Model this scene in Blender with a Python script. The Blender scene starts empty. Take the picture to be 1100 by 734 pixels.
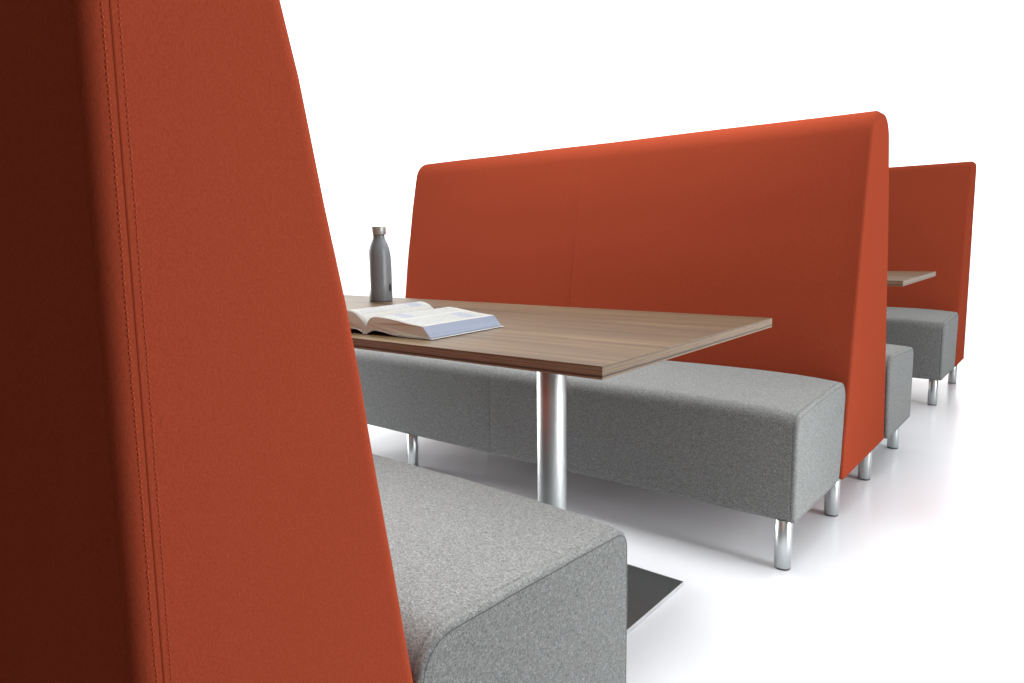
import bpy, bmesh, math, random
from mathutils import Vector, Matrix, noise
random.seed(7)
S = bpy.context.scene
COL = S.collection

# ------------------------------------------------------------------ helpers
def link(o):
    COL.objects.link(o)
    return o

def mesh_obj(name, bm, mats, parent=None, smooth=True):
    me = bpy.data.meshes.new(name)
    bmesh.ops.recalc_face_normals(bm, faces=bm.faces[:])
    if smooth:
        for f in bm.faces: f.smooth = True
    bm.to_mesh(me); bm.free()
    if not isinstance(mats, (list, tuple)): mats = [mats]
    for m in mats: me.materials.append(m)
    o = link(bpy.data.objects.new(name, me))
    if parent: o.parent = parent
    return o

def thing(name, label, cat, loc=(0, 0, 0), rz=0, group=None):
    o = link(bpy.data.objects.new(name, None))
    o.empty_display_size = .1
    o.location = loc; o.rotation_euler = (0, 0, rz)
    o['label'] = label; o['category'] = cat
    if group: o['group'] = group
    return o

def copy_thing(root, loc, label):
    r = root.copy(); link(r); r.location = loc; r['label'] = label
    for ch in list(root.children):
        c = ch.copy(); link(c); c.parent = r
        for g in list(ch.children):
            d = g.copy(); link(d); d.parent = c
    return r

def round_poly(pts, seg=8, step=.03):
    """pts: (y, z, radius), in order; returns a filleted, resampled closed outline"""
    n = len(pts); out = []
    for i in range(n):
        a = Vector(pts[i-1][:2]); b = Vector(pts[i][:2]); c = Vector(pts[(i+1) % n][:2]); r = pts[i][2]
        if r <= 0:
            out.append(b); continue
        u = (a-b).normalized(); v = (c-b).normalized()
        ang = u.angle(v); t = r/math.tan(ang/2)
        p0 = b+u*t; p1 = b+v*t
        cen = b+(u+v).normalized()*(r/math.sin(ang/2))
        a0 = (p0-cen); a1 = (p1-cen)
        tot = a0.angle_signed(a1)
        for k in range(seg+1):
            w = -tot*k/seg
            q = Vector((a0.x*math.cos(w)-a0.y*math.sin(w), a0.x*math.sin(w)+a0.y*math.cos(w)))
            out.append(cen+q)
    res = []
    for i, p in enumerate(out):
        q = out[(i+1) % len(out)]
        d = (q-p).length
        if d < 1e-5: continue
        k = max(1, int(d/step))
        for j in range(k): res.append(p.lerp(q, j/k))
    return res

def normals2d(P):
    n = len(P); N = []
    area = sum(P[i].x*P[(i+1) % n].y-P[(i+1) % n].x*P[i].y for i in range(n))
    s = 1 if area > 0 else -1
    for i in range(n):
        e0 = (P[i]-P[i-1]).normalized(); e1 = (P[(i+1) % n]-P[i]).normalized()
        t = (e0+e1).normalized()
        N.append(Vector((t.y, -t.x))*s)      # outward
    return N

def loft(P, stations, wob=0.0, seedv=0.0, crown=0.0):
    """outline P in the YZ plane pulled along X; stations = (x, inset)"""
    bm = bmesh.new(); N = normals2d(P); rings = []
    xs = [s[0] for s in stations]; xa, xb = min(xs), max(xs)
    for x, ins in stations:
        ring = []
        for p, nn in zip(P, N):
            q = p-nn*ins*(.3 if nn.y < -.5 else 1)
            if wob:
                fade = min(1, max(0, (min(x-xa, xb-x)-.02)/.12))
                w = noise.noise(Vector((x*2.3+seedv, q.x*3+seedv, q.y*3)))*wob*fade
                q = q+nn*w
            if crown:      # stuffed top: fuller away from the sewn ends
                q = q+Vector((0, crown*(1-math.exp(-min(x-xa, xb-x)/.14))*min(1, max(0, (q.y-.28)/.16))))
            ring.append(bm.verts.new((x, q.x, q.y)))
        rings.append(ring)
    n = len(P)
    for a, b in zip(rings, rings[1:]):
        for i in range(n):
            bm.faces.new((a[i], a[(i+1) % n], b[(i+1) % n], b[i]))
    for ring in (rings[0], rings[-1]):
        bm.faces.new(ring)
    return bm

def end_fillet(x, r, sgn, seg=6, seam=None):
    """stations from the body out to the end face at x (sgn +1 = right end)"""
    st = []
    if seam:
        st += [(x-sgn*(r+.010), 0), (x-sgn*(r+.006), 0), (x-sgn*(r+.004), seam), (x-sgn*(r+.002), 0)]
    for k in range(seg+1):
        t = math.pi/2*k/seg
        st.append((x-sgn*(r-r*math.sin(t)), r-r*math.cos(t)))
    st.append((x, r+.003))
    return st

def body_stations(x0, x1, r0, r1, seams=(), seam=None, depth=.004, step=.06):
    L = end_fillet(x0, r0, -1, seam=seam)[::-1]; R = end_fillet(x1, r1, 1, seam=seam)
    a = L[-1][0]; b = R[0][0]
    mids = []
    k = int((b-a)/step)
    for i in range(1, k):
        x = a+(b-a)*i/k
        if all(abs(x-s) > .03 for s in seams): mids.append((x, 0))
    for s in seams:
        mids += [(s-.022, 0), (s-.008, depth*.2), (s-.003, depth*.6), (s-.0008, depth), (s+.0008, depth), (s+.003, depth*.6), (s+.008, depth*.2), (s+.022, 0)]
    mids.sort()
    return L+mids+R

def cyl(bm, x, y, z0, z1, r, seg=40, bev=.002, mat=0):
    prof = [(r-bev, z0), (r, z0+bev), (r, z1-bev), (r-bev, z1)]
    rings = []
    for rr, z in prof:
        rings.append([bm.verts.new((x+rr*math.cos(2*math.pi*i/seg), y+rr*math.sin(2*math.pi*i/seg), z)) for i in range(seg)])
    fs = []
    for a, b in zip(rings, rings[1:]):
        for i in range(seg): fs.append(bm.faces.new((a[i], a[(i+1) % seg], b[(i+1) % seg], b[i])))
    fs.append(bm.faces.new(rings[0][::-1])); fs.append(bm.faces.new(rings[-1]))
    for f in fs: f.material_index = mat
    return fs

def lathe(bm, prof, seg=48):
    rings = []
    for r, z in prof:
        rings.append([bm.verts.new((r*math.cos(2*math.pi*i/seg), r*math.sin(2*math.pi*i/seg), z)) for i in range(seg)])
    for a, b in zip(rings, rings[1:]):
        for i in range(seg): bm.faces.new((a[i], a[(i+1) % seg], b[(i+1) % seg], b[i]))
    bm.faces.new(rings[0][::-1]); bm.faces.new(rings[-1])

def box(bm, x0, x1, y0, y1, z0, z1, bev=0.0, seg=2):
    vs = bmesh.ops.create_cube(bm, size=1)['verts']
    for v in vs:
        v.co = Vector((x0+(x1-x0)*(v.co.x+.5), y0+(y1-y0)*(v.co.y+.5), z0+(z1-z0)*(v.co.z+.5)))
    if bev:
        es = list({e for v in vs for e in v.link_edges})
        bmesh.ops.bevel(bm, geom=es, offset=bev, segments=seg, affect='EDGES', profile=.5)

# ------------------------------------------------------------------ materials
class NT:
    def __init__(self, name):
        self.m = bpy.data.materials.new(name); self.m.use_nodes = True
        self.t = self.m.node_tree; self.b = self.t.nodes['Principled BSDF']
    def n(self, kind, **kw):
        nd = self.t.nodes.new(kind)
        for k, v in kw.items():
            if k in nd.inputs: nd.inputs[k].default_value = v
            else: setattr(nd, k, v)
        return nd
    def l(self, a, b): self.t.links.new(a, b)
    def set(self, **kw):
        for k, v in kw.items(): self.b.inputs[k.replace('_', ' ')].default_value = v
    def coord(self, scale=(1, 1, 1), rot=(0, 0, 0)):
        tc = self.n('ShaderNodeTexCoord'); mp = self.n('ShaderNodeMapping')
        mp.inputs['Scale'].default_value = scale; mp.inputs['Rotation'].default_value = rot
        self.l(tc.outputs['Object'], mp.inputs['Vector']); return mp.outputs['Vector']
    def noise(self, vec, scale, detail=3, rough=.6, dist=0):
        nd = self.n('ShaderNodeTexNoise'); nd.inputs['Scale'].default_value = scale
        nd.inputs['Detail'].default_value = detail; nd.inputs['Roughness'].default_value = rough
        nd.inputs['Distortion'].default_value = dist
        self.l(vec, nd.inputs['Vector']); return nd.outputs['Fac']
    def ramp(self, fac, stops):
        r = self.n('ShaderNodeValToRGB'); cr = r.color_ramp
        while len(cr.elements) < len(stops): cr.elements.new(.5)
        for e, (p, c) in zip(cr.elements, stops):
            e.position = p; e.color = (*c, 1) if len(c) == 3 else c
        self.l(fac, r.inputs['Fac']); return r.outputs['Color']
    def math(self, op, a, b=None, clamp=False):
        nd = self.n('ShaderNodeMath', operation=op, use_clamp=clamp)
        for i, x in enumerate((a, b)):
            if x is None: continue
            if isinstance(x, (int, float)): nd.inputs[i].default_value = x
            else: self.l(x, nd.inputs[i])
        return nd.outputs[0]
    def mix(self, fac, a, b, blend='MIX'):
        nd = self.n('ShaderNodeMix', data_type='RGBA', blend_type=blend)
        for i, x in ((0, fac), (6, a), (7, b)):
            if isinstance(x, (int, float)): nd.inputs[i].default_value = x
            elif isinstance(x, tuple): nd.inputs[i].default_value = (*x, 1)
            else: self.l(x, nd.inputs[i])
        return nd.outputs[2]
    def bump(self, h, strength, dist, normal=None):
        nd = self.n('ShaderNodeBump'); nd.inputs['Strength'].default_value = strength
        nd.inputs['Distance'].default_value = dist; self.l(h, nd.inputs['Height'])
        if normal: self.l(normal, nd.inputs['Normal'])
        return nd.outputs['Normal']

def mat_red():
    M = NT('red_orange_wool_felt')
    v = M.coord()
    fine = M.noise(v, 420, 4, .7); mid = M.noise(v, 150, 3, .65, .5); big = M.noise(v, 3.2, 3)
    fib = M.noise(M.coord((260, 900, 260), (.4, .3, .2)), 1, 3, .7, 1.2)
    f = M.math('ADD', M.math('MULTIPLY', fine, .5), M.math('MULTIPLY', fib, .5))
    c = M.ramp(f, [(.30, (.215, .035, .0165)), (.5, (.295, .052, .0245)), (.72, (.37, .072, .036))])
    c = M.mix(M.math('MULTIPLY', big, .22), c, (.25, .040, .0175))
    c = M.mix(M.math('MULTIPLY', mid, .34), c, (.24, .039, .017))
    M.l(c, M.b.inputs['Base Color'])
    nb = M.bump(f, .35, .0012, M.bump(mid, .15, .002, M.bump(big, .25, .012)))
    M.l(nb, M.b.inputs['Normal'])
    M.set(Roughness=.92, Specular_IOR_Level=0, Sheen_Weight=.012, Sheen_Roughness=.4, Sheen_Tint=(1, .22, .10, 1))
    return M.m

def mat_grey():
    M = NT('heather_grey_wool_felt')
    v = M.coord()
    a = M.noise(v, 290, 4, .8, .7); b = M.noise(M.coord((150, 480, 300), (.5, .2, .7)), 1, 3, .7, 1.5)
    c2 = M.noise(M.coord((420, 160, 300), (.1, .6, -.6)), 1, 3, .7, 1.5); big = M.noise(v, 5, 2)
    f = M.math('ADD', M.math('MULTIPLY', a, .4), M.math('ADD', M.math('MULTIPLY', b, .3), M.math('MULTIPLY', c2, .3)))
    c = M.ramp(f, [(.385, (.066, .069, .068)), (.5, (.184, .192, .189)), (.615, (.35, .364, .359))])
    c = M.mix(M.math('MULTIPLY', big, .18), c, (.165, .167, .164))
    M.l(c, M.b.inputs['Base Color'])
    M.l(M.bump(f, .45, .0018, M.bump(big, .2, .01)), M.b.inputs['Normal'])
    M.set(Roughness=.95, Specular_IOR_Level=.05, Sheen_Weight=.06, Sheen_Roughness=.5)
    return M.m

def mat_thread():
    M = NT('red_thread'); M.set(Base_Color=(.33, .058, .027, 1), Roughness=1, Specular_IOR_Level=0); return M.m

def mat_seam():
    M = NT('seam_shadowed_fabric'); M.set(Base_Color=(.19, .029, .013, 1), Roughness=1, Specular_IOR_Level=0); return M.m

def mat_steel(name, axis='z', rough=.24, col=.72, tint=(.95, 1, 1)):
    M = NT(name)
    sc = {'z': (500, 500, 4), 'h': (60, 60, 900), 'x': (4, 500, 500)}[axis]
    f = M.noise(M.coord(sc), 1, 4, .6)
    M.l(M.math('ADD', M.math('MULTIPLY', f, .16), rough-.08), M.b.inputs['Roughness'])
    M.l(M.ramp(f, [(.3, tuple(col*.92*t for t in tint)), (.7, tuple(col*t for t in tint))]), M.b.inputs['Base Color'])
    M.l(M.bump(f, .05, .0004), M.b.inputs['Normal'])
    M.set(Metallic=1.0); return M.m

def mat_walnut():
    M = NT('walnut_laminate')
    warp = M.noise(M.coord((.8, 2.5, 2.5)), 1, 2)
    tc = M.coord((1.0, 34, 34))
    g1 = M.noise(tc, 1, 5, .6, .35); g2 = M.noise(M.coord((3.0, 190, 190)), 1, 3, .65)
    g3 = M.noise(M.coord((.5, 9, 9)), 1, 2, .5, .6)
    f = M.math('ADD', M.math('MULTIPLY', g1, .5), M.math('ADD', M.math('MULTIPLY', g2, .2), M.math('MULTIPLY', g3, .3)))
    c = M.ramp(f, [(.37, (.034, .0175, .0060)), (.46, (.072, .043, .0180)), (.53, (.104, .067, .0295)), (.62, (.162, .110, .053))])
    M.l(c, M.b.inputs['Base Color'])
    M.l(M.bump(g2, .08, .0006), M.b.inputs['Normal'])
    M.l(M.math('ADD', M.math('MULTIPLY', g2, .15), .33), M.b.inputs['Roughness'])
    M.set(Specular_IOR_Level=.24); return M.m

def mat_edge():
    M = NT('striped_ply_edge')
    z = M.n('ShaderNodeSeparateXYZ'); tc = M.n('ShaderNodeTexCoord'); M.l(tc.outputs['Object'], z.inputs[0])
    wv = M.noise(M.coord((5, 5, 5)), 1, 3)
    zz = M.math('ADD', M.math('MULTIPLY', z.outputs['Z'], 1/.025), M.math('MULTIPLY', wv, .16))
    w = M.n('ShaderNodeTexNoise', noise_dimensions='1D'); w.inputs['Scale'].default_value = 4.6; w.inputs['Detail'].default_value = 3
    M.l(zz, w.inputs['W'])
    g = M.noise(M.coord((14, 14, 700)), 1, 3)
    f = M.math('ADD', M.math('MULTIPLY', w.outputs['Fac'], .75), M.math('MULTIPLY', g, .25))
    c = M.ramp(f, [(.36, (.04, .021, .011)), (.47, (.12, .073, .040)), (.55, (.21, .145, .085)), (.66, (.08, .046, .025))])
    M.l(c, M.b.inputs['Base Color']); M.set(Roughness=.5); return M.m

def mat_floor():
    M = NT('white_studio_floor')
    v = M.coord(); f = M.noise(v, 1.3, 3); g = M.noise(v, 40, 3)
    M.l(M.ramp(f, [(.3, (.85, .875, .92)), (.7, (.865, .89, .93))]), M.b.inputs['Base Color'])
    M.l(M.math('ADD', M.math('MULTIPLY', g, .05), .20), M.b.inputs['Roughness'])
    M.set(Specular_IOR_Level=.32); return M.m

def plain(name, col, rough=.5, **kw):
    M = NT(name); f = M.noise(M.coord(), 60, 3)
    M.l(M.ramp(f, [(.3, tuple(x*.94 for x in col)), (.7, col)]), M.b.inputs['Base Color'])
    M.set(Roughness=rough, **kw); return M.m

RED, GREY, THREAD, SEAM = mat_red(), mat_grey(), mat_thread(), mat_seam()
LEG_STEEL = mat_steel('satin_steel_leg', 'z', .34, .58)
COL_STEEL = mat_steel('brushed_steel_column', 'z', .46, .53, (.94, .99, .985))
BASE_STEEL = plain('steel_dark_reflection', (.19, .195, .195), .38, Metallic=1.0)  # plate top: its dark reflection is put into the base colour
BASE_EDGE = plain('steel_lit_edge', (.62, .63, .63), .4, Metallic=.8)  # same plate steel, coloured lighter for the light caught on its edge
FOOT = plain('dark_plastic_glide', (.05, .05, .055), .5)
WALNUT, EDGE = mat_walnut(), mat_edge()

GREY_SEAM = plain('grey_seam_shadow', (.085, .087, .086), 1, Specular_IOR_Level=0)

# ------------------------------------------------------------------ floor
bm = bmesh.new()
vs = [bm.verts.new(p) for p in ((-400, -1.38, 0), (400, -1.38, 0), (400, 600, 0), (-400, 600, 0))]
bm.faces.new(vs)
fl = mesh_obj('white_backdrop_floor', bm, mat_floor(), smooth=False); fl['kind'] = 'structure'
bm = bmesh.new()
bmesh.ops.create_grid(bm, x_segments=4, y_segments=4, size=6)
fl = mesh_obj('bounce_cut_floor', bm, plain('unseen_dark_floor', (.03, .03, .032), .7), smooth=False); fl.location = (0, -7.2, -.004); fl['kind'] = 'structure'  # unseen dark floor behind the camera, added to keep bounce off the near back

# ------------------------------------------------------------------ booths
ZB, ZS, H = .143, .463, 1.3646
XL = -2.129
# height, how far the padded front leans back from its foot
LEAN = [(ZB, 0), (.30, .020), (.48, .052), (.60, .072), (.73, .095), (.82, .109), (.90, .124), (1.0, .146), (1.06, .158), (1.12, .170), (1.18, .1855), (1.25, .203), (1.30, .217), (H, .234)]

def back_outline_single(fo=0.0, ro=.03):
    """front foot at y=0, leaning towards +y, upright rear"""
    rear = .3478
    pts = [(-fo, ZB, .012)]
    pts += [(d-fo-.002*min(1, fo*200)*max(0, (z-.5)/.7), z, 0) for z, d in LEAN[1:-2]]
    pts += [(LEAN[-1][1]-fo-.004, H, .045), (rear+ro, H, .05), (rear+ro, ZB, .012)]
    return pts

def back_outline_double(hw=.6209):
    k = .84
    pts = [(0, ZB, .012)] + [(d*k, z, 0) for z, d in LEAN[1:-2]] + [(LEAN[-1][1]*k, H, .095)]
    pts += [(hw-LEAN[-1][1]*k, H, .10)] + [(hw-d*k, z, 0) for z, d in LEAN[1:-2][::-1]] + [(hw, ZB, .012)]
    return pts

def seat_outline(depth):
    """front at y=-depth, rear against the foot of the back at y=0"""
    return [(-depth, ZB, .016), (-depth-.002, .30, 0), (-depth, ZS-.007, .042), (-depth*.62, ZS+.002, 0), (-depth*.3, ZS+.009, 0), (.040, ZS+.015, .060), (.012, ZB+.06, .02), (-.004, ZB, .014)]

def mirror(pts, off=0):
    return [(off-y, z, r) for y, z, r in pts][::-1]

def make_back(parent, pts, xr=0.0, seams=(-1.106,), r=.024, wob=.0022, sd=0.0):
    P = round_poly(pts, 16, .035)
    return mesh_obj('backrest', loft(P, body_stations(XL, xr, r, r, seams, depth=.0013), wob, sd), RED, parent)

def make_seat(parent, pts, xr=0.0, sd=0.0, seam=.0026):
    P = round_poly(pts, 8, .03)
    seat = mesh_obj('seat', loft(P, body_stations(XL+.009, xr, .008, .008, (-1.106,), seam, depth=.0006), .0028, sd, crown=.017), GREY, parent)
    # sewn edge where the end panel meets the cover
    N = normals2d(P); bm = bmesh.new(); ra = []; rb = []
    for p, nn in zip(P, N):
        w = .0007*noise.noise(Vector((p.x*16+sd, p.y*16, 1)))
        for lst, ins in ((ra, .0078+w), (rb, .0090+w)):
            q = p-nn*ins; lst.append(bm.verts.new((xr+.00025, q.x, q.y)))
    for i in range(len(P)):
        j = (i+1) % len(P); bm.faces.new((ra[i], ra[j], rb[j], rb[i]))
    mesh_obj('seam', bm, GREY_SEAM, seat, smooth=False)
    return seat

def make_leg(parent, x, y, h=ZB+.004):
    bm = bmesh.new(); cyl(bm, 0, 0, .005, h, .0228, 40, .0012)
    o = mesh_obj('leg', bm, LEG_STEEL, parent, smooth=True); o.location = (x, y, 0)
    for p in o.data.polygons: p.use_smooth = abs(p.normal.z) < .5
    bm = bmesh.new(); cyl(bm, 0, 0, .0, .0055, .0215, 32, .0012)
    g = mesh_obj('glide', bm, FOOT, o)
    return o

def stitch_rows(parent, y, xsurf, z0, z1, rows=(-.0062, .0066), pitch=.0046):
    bm = bmesh.new()
    for dy in rows:
        z = z0
        while z < z1:
            L = pitch*.70
            wob = random.uniform(-.00025, .00025)+.0006*noise.noise(Vector((z*7, dy*90, 0)))
            vs = bmesh.ops.create_icosphere(bm, subdivisions=1, radius=1)['verts']
            for v in vs:
                v.co = Vector((xsurf+v.co.x*.00032, y+dy+v.co.y*.0010+wob, z+v.co.z*L/2))
            z += pitch*random.uniform(.97, 1.03)
    return mesh_obj('stitching', bm, THREAD, parent)

YF1 = -.3596
# foreground booth: faces +y, origin at the foot of its back
yb = YF1-.4943
booth1 = thing('booth_bench', 'foreground booth bench seen from behind its end, tall red back cropped by the frame', 'booth bench', (0, yb, 0), 0, 'upholstered booth benches')
b = make_back(booth1, mirror(back_outline_single(.0045, .019)), 0.0, (-1.106,), .018, .0022, 3.1)
ys = -.3478+.004
bm = bmesh.new(); box(bm, -.0003, .0004, ys-.0006, ys+.0006, ZB+.03, H-.06)
mesh_obj('seam', bm, SEAM, b, smooth=False)
stitch_rows(b, ys, .0003, ZB+.03, H-.06)
make_seat(booth1, mirror(seat_outline(.4943)), -.009, 1.3, .0036)
for x in (-.043, -1.557, -2.086):
    make_leg(booth1, x, .4943-.036); make_leg(booth1, x, -.28)

# middle double booth: origin at the front foot of its back
booth2 = thing('double_booth_bench', 'middle double sided booth bench with full tall red back and grey seats on both sides', 'booth bench', (0, 1.0801, 0), 0, 'upholstered booth benches')
make_back(booth2, back_outline_double(), 0.0, (-1.106,), .011, .0022, 5.7)
make_seat(booth2, seat_outline(.4783), -.009, 8.2)
make_seat(booth2, mirror(seat_outline(.459), .6209), .012, 4.4)
for x in (-.0426, -1.557, -2.086):
    for y in (.622, 1.133, 1.598, 2.124): make_leg(booth2, x, y-1.0801)

# far single booth
booth3 = thing('booth_bench', 'farthest booth bench at right, mostly hidden behind the middle one, facing the camera', 'booth bench', (0, 3.6178, 0), 0, 'upholstered booth benches')
make_back(booth3, back_outline_single(), 0.0, (-1.106,), .02, .002, 9.9)
make_seat(booth3, seat_outline(.4943), -.004, 6.1)
for x in (-.0426, -1.557, -2.086):
    make_leg(booth3, x, 3.155-3.6178); make_leg(booth3, x, 3.884-3.6178)

# ------------------------------------------------------------------ tables
HT, TT = .737, .0250
XT, YT0, YT1 = -.0586, -.3676, .5143
LEN = 1.83
def make_table(loc, label):
    t = thing('pedestal_table', label, 'table', loc, 0, 'walnut pedestal tables')
    w = (YT1-YT0)/2
    bm = bmesh.new(); box(bm, -LEN, 0, -w, w, HT-TT, HT, .0012, 2)
    bm.normal_update()
    for f in bm.faces: f.material_index = 0 if abs(f.normal.z) > .9 else 1
    mesh_obj('tabletop', bm, [WALNUT, EDGE], t, smooth=False)
    for px in (-.4137, -LEN+.4137):
        bm = bmesh.new(); cyl(bm, 0, 0, .012, HT-TT-.008, .0385, 64, .001)
        c = mesh_obj('column', bm, COL_STEEL, t); c.location = (px, .0073, 0)
        for p in c.data.polygons: p.use_smooth = abs(p.normal.z) < .5
        bm = bmesh.new(); box(bm, -.15, .15, -.15, .15, HT-TT-.008, HT-TT-.0005, .001)
        m = mesh_obj('mounting_plate', bm, FOOT, t, smooth=False); m.location = (px, .0073, 0)
        bm = bmesh.new(); box(bm, -.257, .257, -.2615, .2615, .001, .0125, .0012, 2)
        bm.normal_update()
        for f in bm.faces: f.material_index = 0 if abs(f.normal.z) > .95 else 1
        bp = mesh_obj('base_plate', bm, [BASE_STEEL, BASE_EDGE], t, smooth=False); bp.location = (px, .0073, 0)
    return t
table1 = make_table((XT, (YT0+YT1)/2, 0), 'walnut topped pedestal table in front, with the book and bottle on it')
copy_thing(table1, (XT, (2.242+3.1298)/2, 0), 'walnut pedestal table behind the middle booth, only its corner showing')

# ------------------------------------------------------------------ bottle
bot = thing('water_bottle', 'dark grey metal water bottle with silver cap standing on the table', 'bottle', (-1.45, .374, HT+.0005), 0)
R = .0440
NK = .0405
prof = [(R-.004, 0), (R-.001, .001), (R, .004), (R, .06), (R, .12), (R*.99, .15), (R*.955, .172), (R*.885, .192), (R*.77, .209), (R*.65, .223), (NK*.595, .232), (NK*.56, .238), (NK*.55, .246), (NK*.55, .250)]
bm = bmesh.new(); lathe(bm, prof)
bbody = mesh_obj('bottle_body', bm, plain('slate_grey_lacquer', (.19, .215, .228), .33, Specular_IOR_Level=.5), bot)
bm = bmesh.new(); lathe(bm, [(NK*.52, .249), (NK*.67, .2495), (NK*.69, .251), (NK*.69, .277), (NK*.66, .2805), (NK*.3, .2815)])
mesh_obj('cap', bm, plain('warm_satin_steel', (.42, .43, .41), .40, Metallic=.5), bot)
# small dark emblem printed low on the side
bm = bmesh.new(); a0 = math.radians(12); rows = []
for i in range(9):
    z = .036+.030*i/8; hw = .17*math.sqrt(max(0, 1-((i-4)/4.2)**2))
    rows.append([bm.verts.new(((R+.0004)*math.cos(a0+hw*k/4), (R+.0004)*math.sin(a0+hw*k/4), z)) for k in range(-4, 5)])
for a, b2 in zip(rows, rows[1:]):
    for i in range(8): bm.faces.new((a[i], a[i+1], b2[i+1], b2[i]))
mesh_obj('emblem', bm, plain('dark_print', (.02, .022, .025), .5), bbody)

# ------------------------------------------------------------------ open book
book = thing('open_book', 'thick open paperback book lying face up on the walnut table', 'book', (-.752, -.309, HT+.001), math.radians(3.0))
def mat_page(side):
    M = NT('printed_pages')
    tc = M.n('ShaderNodeTexCoord'); s = M.n('ShaderNodeSeparateXYZ'); M.l(tc.outputs['Object'], s.inputs[0])
    X = M.math('MULTIPLY', s.outputs['X'], side); Y = s.outputs['Y']
    # text lines run along x, stacked along y, in two columns
    ln = M.math('GREATER_THAN', M.math('FRACT', M.math('MULTIPLY', Y, 1/.0062)), .55)
    wd = M.math('GREATER_THAN', M.noise(M.coord((260, 160, 0)), 1, 2), .44)
    def band(v, a, b): return M.math('MULTIPLY', M.math('GREATER_THAN', v, a), M.math('LESS_THAN', v, b))
    cols = M.math('ADD', band(X, .030, .094), band(X, .104, .172), True)
    tx = M.math('MULTIPLY', M.math('MULTIPLY', ln, wd), M.math('MULTIPLY', cols, band(Y, .022, .262)))
    fig = M.math('MULTIPLY', band(X, .108, .165), band(Y, .19, .235)) if side > 0 else M.math('MULTIPLY', band(X, .035, .09), band(Y, .205, .25))
    fig2 = M.math('MULTIPLY', band(X, .035, .09), band(Y, .05, .085)) if side > 0 else M.math('MULTIPLY', band(X, .11, .168), band(Y, .06, .10))
    c = M.mix(M.math('MULTIPLY', tx, .5), (.31, .312, .288), (.04, .06, .13))
    fg = M.math('MULTIPLY', M.math('ADD', fig, fig2, True), M.math('ADD', M.math('MULTIPLY', M.noise(M.coord(), 70, 3), .5), .12))
    c = M.mix(fg, c, (.09, .13, .25))
    M.l(c, M.b.inputs['Base Color']); M.set(Roughness=.6, Specular_IOR_Level=.25); return M.m
def mat_leaves(name, c0, c1):
    M = NT(name); f = M.noise(M.coord((3, 3, 1500)), 1, 2)
    M.l(M.ramp(f, [(.35, c0), (.65, c1)]), M.b.inputs['Base Color'])
    M.l(M.bump(f, .3, .0008), M.b.inputs['Normal']); M.set(Roughness=.8); return M.m
LEAF = mat_leaves('cream_page_edges', (.48, .53, .44), (.61, .66, .56))
BLUE = mat_leaves('blue_tinted_fore_edge', (.15, .175, .235), (.19, .22, .285))
COVER = plain('white_card_cover', (.5, .51, .52), .4)
BL = .278
def smooth(pts, k=6):
    out = []
    for i in range(len(pts)-1):
        p0 = Vector(pts[max(i-1, 0)]); p1 = Vector(pts[i]); p2 = Vector(pts[i+1]); p3 = Vector(pts[min(i+2, len(pts)-1)])
        for j in range(k):
            t = j/k
            out.append(.5*((2*p1)+(p2-p0)*t+(2*p0-5*p1+4*p2-p3)*t*t+(3*p1-p0-3*p2+p3)*t**3))
    out.append(Vector(pts[-1])); return out
def page_block(side, hump, name):
    top = smooth([(.001, .012), (.006, .026), (.016, .038*hump), (.032, .0435*hump), (.06, .0425*hump), (.10, .0375), (.15, .0315), (.186, .0285)])
    if side < 0: top = smooth([(.001, .012), (.007, .024), (.020, .038), (.042, .051), (.070, .0545), (.105, .048), (.15, .0385), (.186, .031)])
    bot = smooth([(.210, .0032), (.15, .0030), (.10, .0048), (.06, .0105), (.035, .0125), (.018, .009), (.004, .002), (.001, .004)])
    bm = bmesh.new(); P = top+bot; nT = len(top); n = len(P); NS = 14
    rings = []
    for j in range(NS+1):
        y = BL*j/NS
        rings.append([bm.verts.new((side*p.x, y+.0006*math.sin(p.x*40+j), p.y+.0012*noise.noise(Vector((p.x*14, y*9, side*3+hump))) * min(1, p.x*20))) for p in P])
    for a, b2 in zip(rings, rings[1:]):
        for i in range(n):
            f = bm.faces.new((a[i], a[(i+1) % n], b2[(i+1) % n], b2[i]))
            f.material_index = 0 if i < nT-1 else (2 if i == nT-1 else 1); f.smooth = i != nT-1
    for r_, in ((rings[0],), (rings[-1],)):
        f = bm.faces.new(r_); f.material_index = 1; f.smooth = False
    o = mesh_obj(name, bm, [mat_page(side), LEAF, BLUE], book, smooth=False)
    for p in o.data.polygons: p.use_smooth = (p.material_index == 0)
    for e in o.data.edges: pass
    return o, bot
pr, botp = page_block(1, 1.0, 'page_block'); pl, _ = page_block(-1, 1.14, 'page_block')
bm = bmesh.new()
line = [(p.x+.0, p.y) for p in botp]
line = [(.2155, .0016)]+[(x, max(.0012, z-.0012)) for x, z in line if x < .2095]
full = line+[(-x, z) for x, z in line[::-1]]
ra = [[bm.verts.new((x, y, z)) for x, z in full] for y in (-.002, BL+.002)]
rb = [[bm.verts.new((x, y, z-.0009)) for x, z in full] for y in (-.002, BL+.002)]
for i in range(len(full)-1):
    bm.faces.new((ra[0][i], ra[0][i+1], ra[1][i+1], ra[1][i])); bm.faces.new((rb[0][i], rb[1][i], rb[1][i+1], rb[0][i+1]))
    for k in (0, 1): bm.faces.new((ra[k][i], rb[k][i], rb[k][i+1], ra[k][i+1]))
for i in (0, -1): bm.faces.new((ra[0][i], ra[1][i], rb[1][i], rb[0][i]))
mesh_obj('cover', bm, COVER, book, smooth=False)

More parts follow.
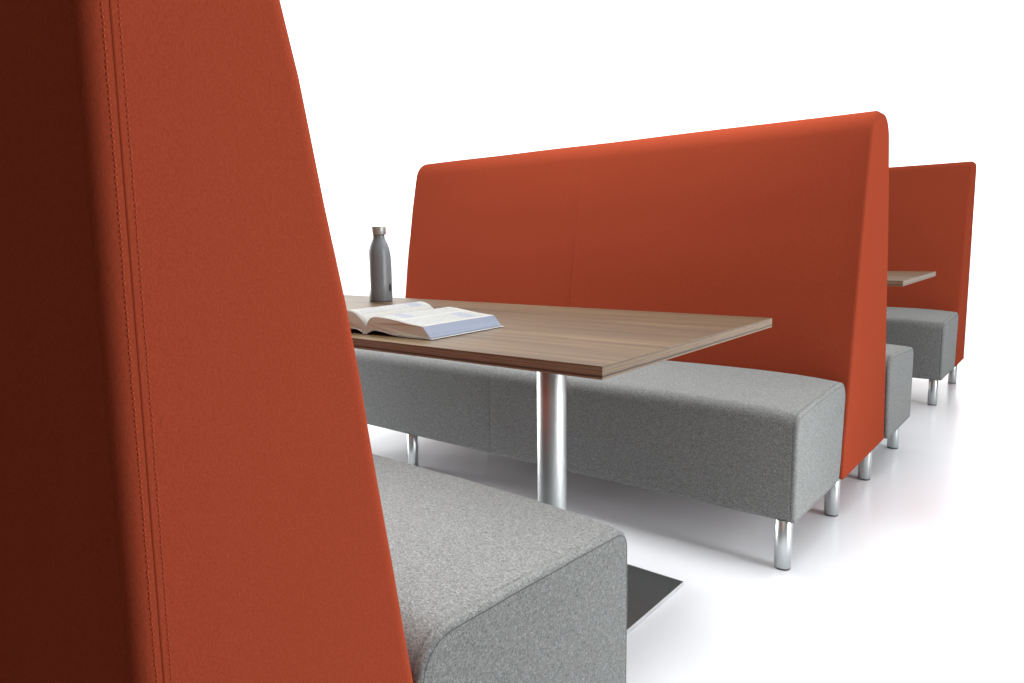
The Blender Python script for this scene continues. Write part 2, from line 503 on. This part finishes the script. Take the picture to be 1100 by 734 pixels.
# ------------------------------------------------------------------ light
W = bpy.data.worlds.new('World'); S.world = W; W.use_nodes = True
nt = W.node_tree; bg = nt.nodes['Background']
tc = nt.nodes.new('ShaderNodeTexCoord')
def wdot(vec):
    d = nt.nodes.new('ShaderNodeVectorMath'); d.operation = 'DOT_PRODUCT'
    d.inputs[1].default_value = Vector(vec).normalized(); nt.links.new(tc.outputs['Generated'], d.inputs[0]); return d.outputs['Value']
mr = nt.nodes.new('ShaderNodeMapRange'); mr.interpolation_type = 'SMOOTHSTEP'
nt.links.new(wdot((-.57, .77, .28)), mr.inputs['Value'])
mr.inputs['From Min'].default_value = .0; mr.inputs['From Max'].default_value = .60
mr.inputs['To Min'].default_value = .08; mr.inputs['To Max'].default_value = 2.2
bg.inputs['Color'].default_value = (1, 1, 1, 1)
nt.links.new(mr.outputs['Result'], bg.inputs['Strength'])

def area(name, loc, target, sx, sy, power, col=(1, 1, 1), spread=180):
    L = bpy.data.lights.new(name, 'AREA'); L.shape = 'RECTANGLE'; L.size = sx; L.size_y = sy; L.energy = power; L.color = col; L.spread = math.radians(spread)
    o = link(bpy.data.objects.new(name, L)); o.location = loc
    o.rotation_euler = (Vector(target)-Vector(loc)).to_track_quat('-Z', 'Y').to_euler()
    return o
area('overhead_softbox', (-.6, 2.4, 4.6), (-.6, 2.0, 0), 5.5, 4.5, 65)
area('booth_fill', (-1.15, .84, 2.2), (-1.2, 1.02, 0), 2.7, .5, 20, spread=120)  # unseen strip light, added to grade the middle back from a bright top
area('far_booth_fill', (-.6, 3.2, 2.3), (-.6, 3.4, 0), 2.6, .5, 4.5, spread=110)  # unseen lamp added to lift the far booth
area('seat_fill', (-.7, -.5, 2.4), (-.7, -.5, 0), 2.4, .7, 11, spread=66)  # narrow fill added to brighten the near seat top
area('aisle_fill', (-4.6, .2, .45), (-.6, .3, .0), 1.1, .8, 21, spread=60)  # low fill from the left, added to lighten the floor under the table
area('low_aisle_fill', (3.6, .5, .6), (-1.0, .42, .0), .9, .7, 2.6, spread=24)  # narrow fill from the right, added to lighten the shaded aisle floor
area('side_softbox', (4.0, 1.2, 1.8), (-.3, .5, .5), 2.6, 2.6, 150)
area('camera_side_fill', (1.6, -6.0, 2.6), (-.2, -1, .9), 2.6, 2.6, 36, col=(1, .76, .58))  # warm fill added to lift the near back's dark rear

# ------------------------------------------------------------------ camera
cam = bpy.data.cameras.new('camera'); co = link(bpy.data.objects.new('camera', cam)); S.camera = co
yaw, pitch, roll = .7232, -.1258, -.0216
c, s = math.cos(yaw), math.sin(yaw)
fwd = Vector((-s, c, 0)); right = Vector((c, s, 0)); up = Vector((0, 0, 1))
f2 = fwd*math.cos(pitch)+up*math.sin(pitch); u2 = up*math.cos(pitch)-fwd*math.sin(pitch)
r3 = right*math.cos(roll)+u2*math.sin(roll); u3 = u2*math.cos(roll)-right*math.sin(roll)
m = Matrix.Identity(4)
for i in range(3): m[i][0] = r3[i]; m[i][1] = u3[i]; m[i][2] = -f2[i]
m.translation = (.5754, -1.4517, .9624); co.matrix_world = m
cam.sensor_width = 36; cam.sensor_fit = 'HORIZONTAL'; cam.lens = 36*767.2146/1100
cam.shift_x = (550-497.6637)/1100; cam.shift_y = (354.4493-367)/1100
cam.clip_start = .02; cam.clip_end = 1500

S.render.engine = 'CYCLES'
S.view_settings.view_transform = 'Standard'; S.view_settings.look = 'None'; S.view_settings.exposure = 0
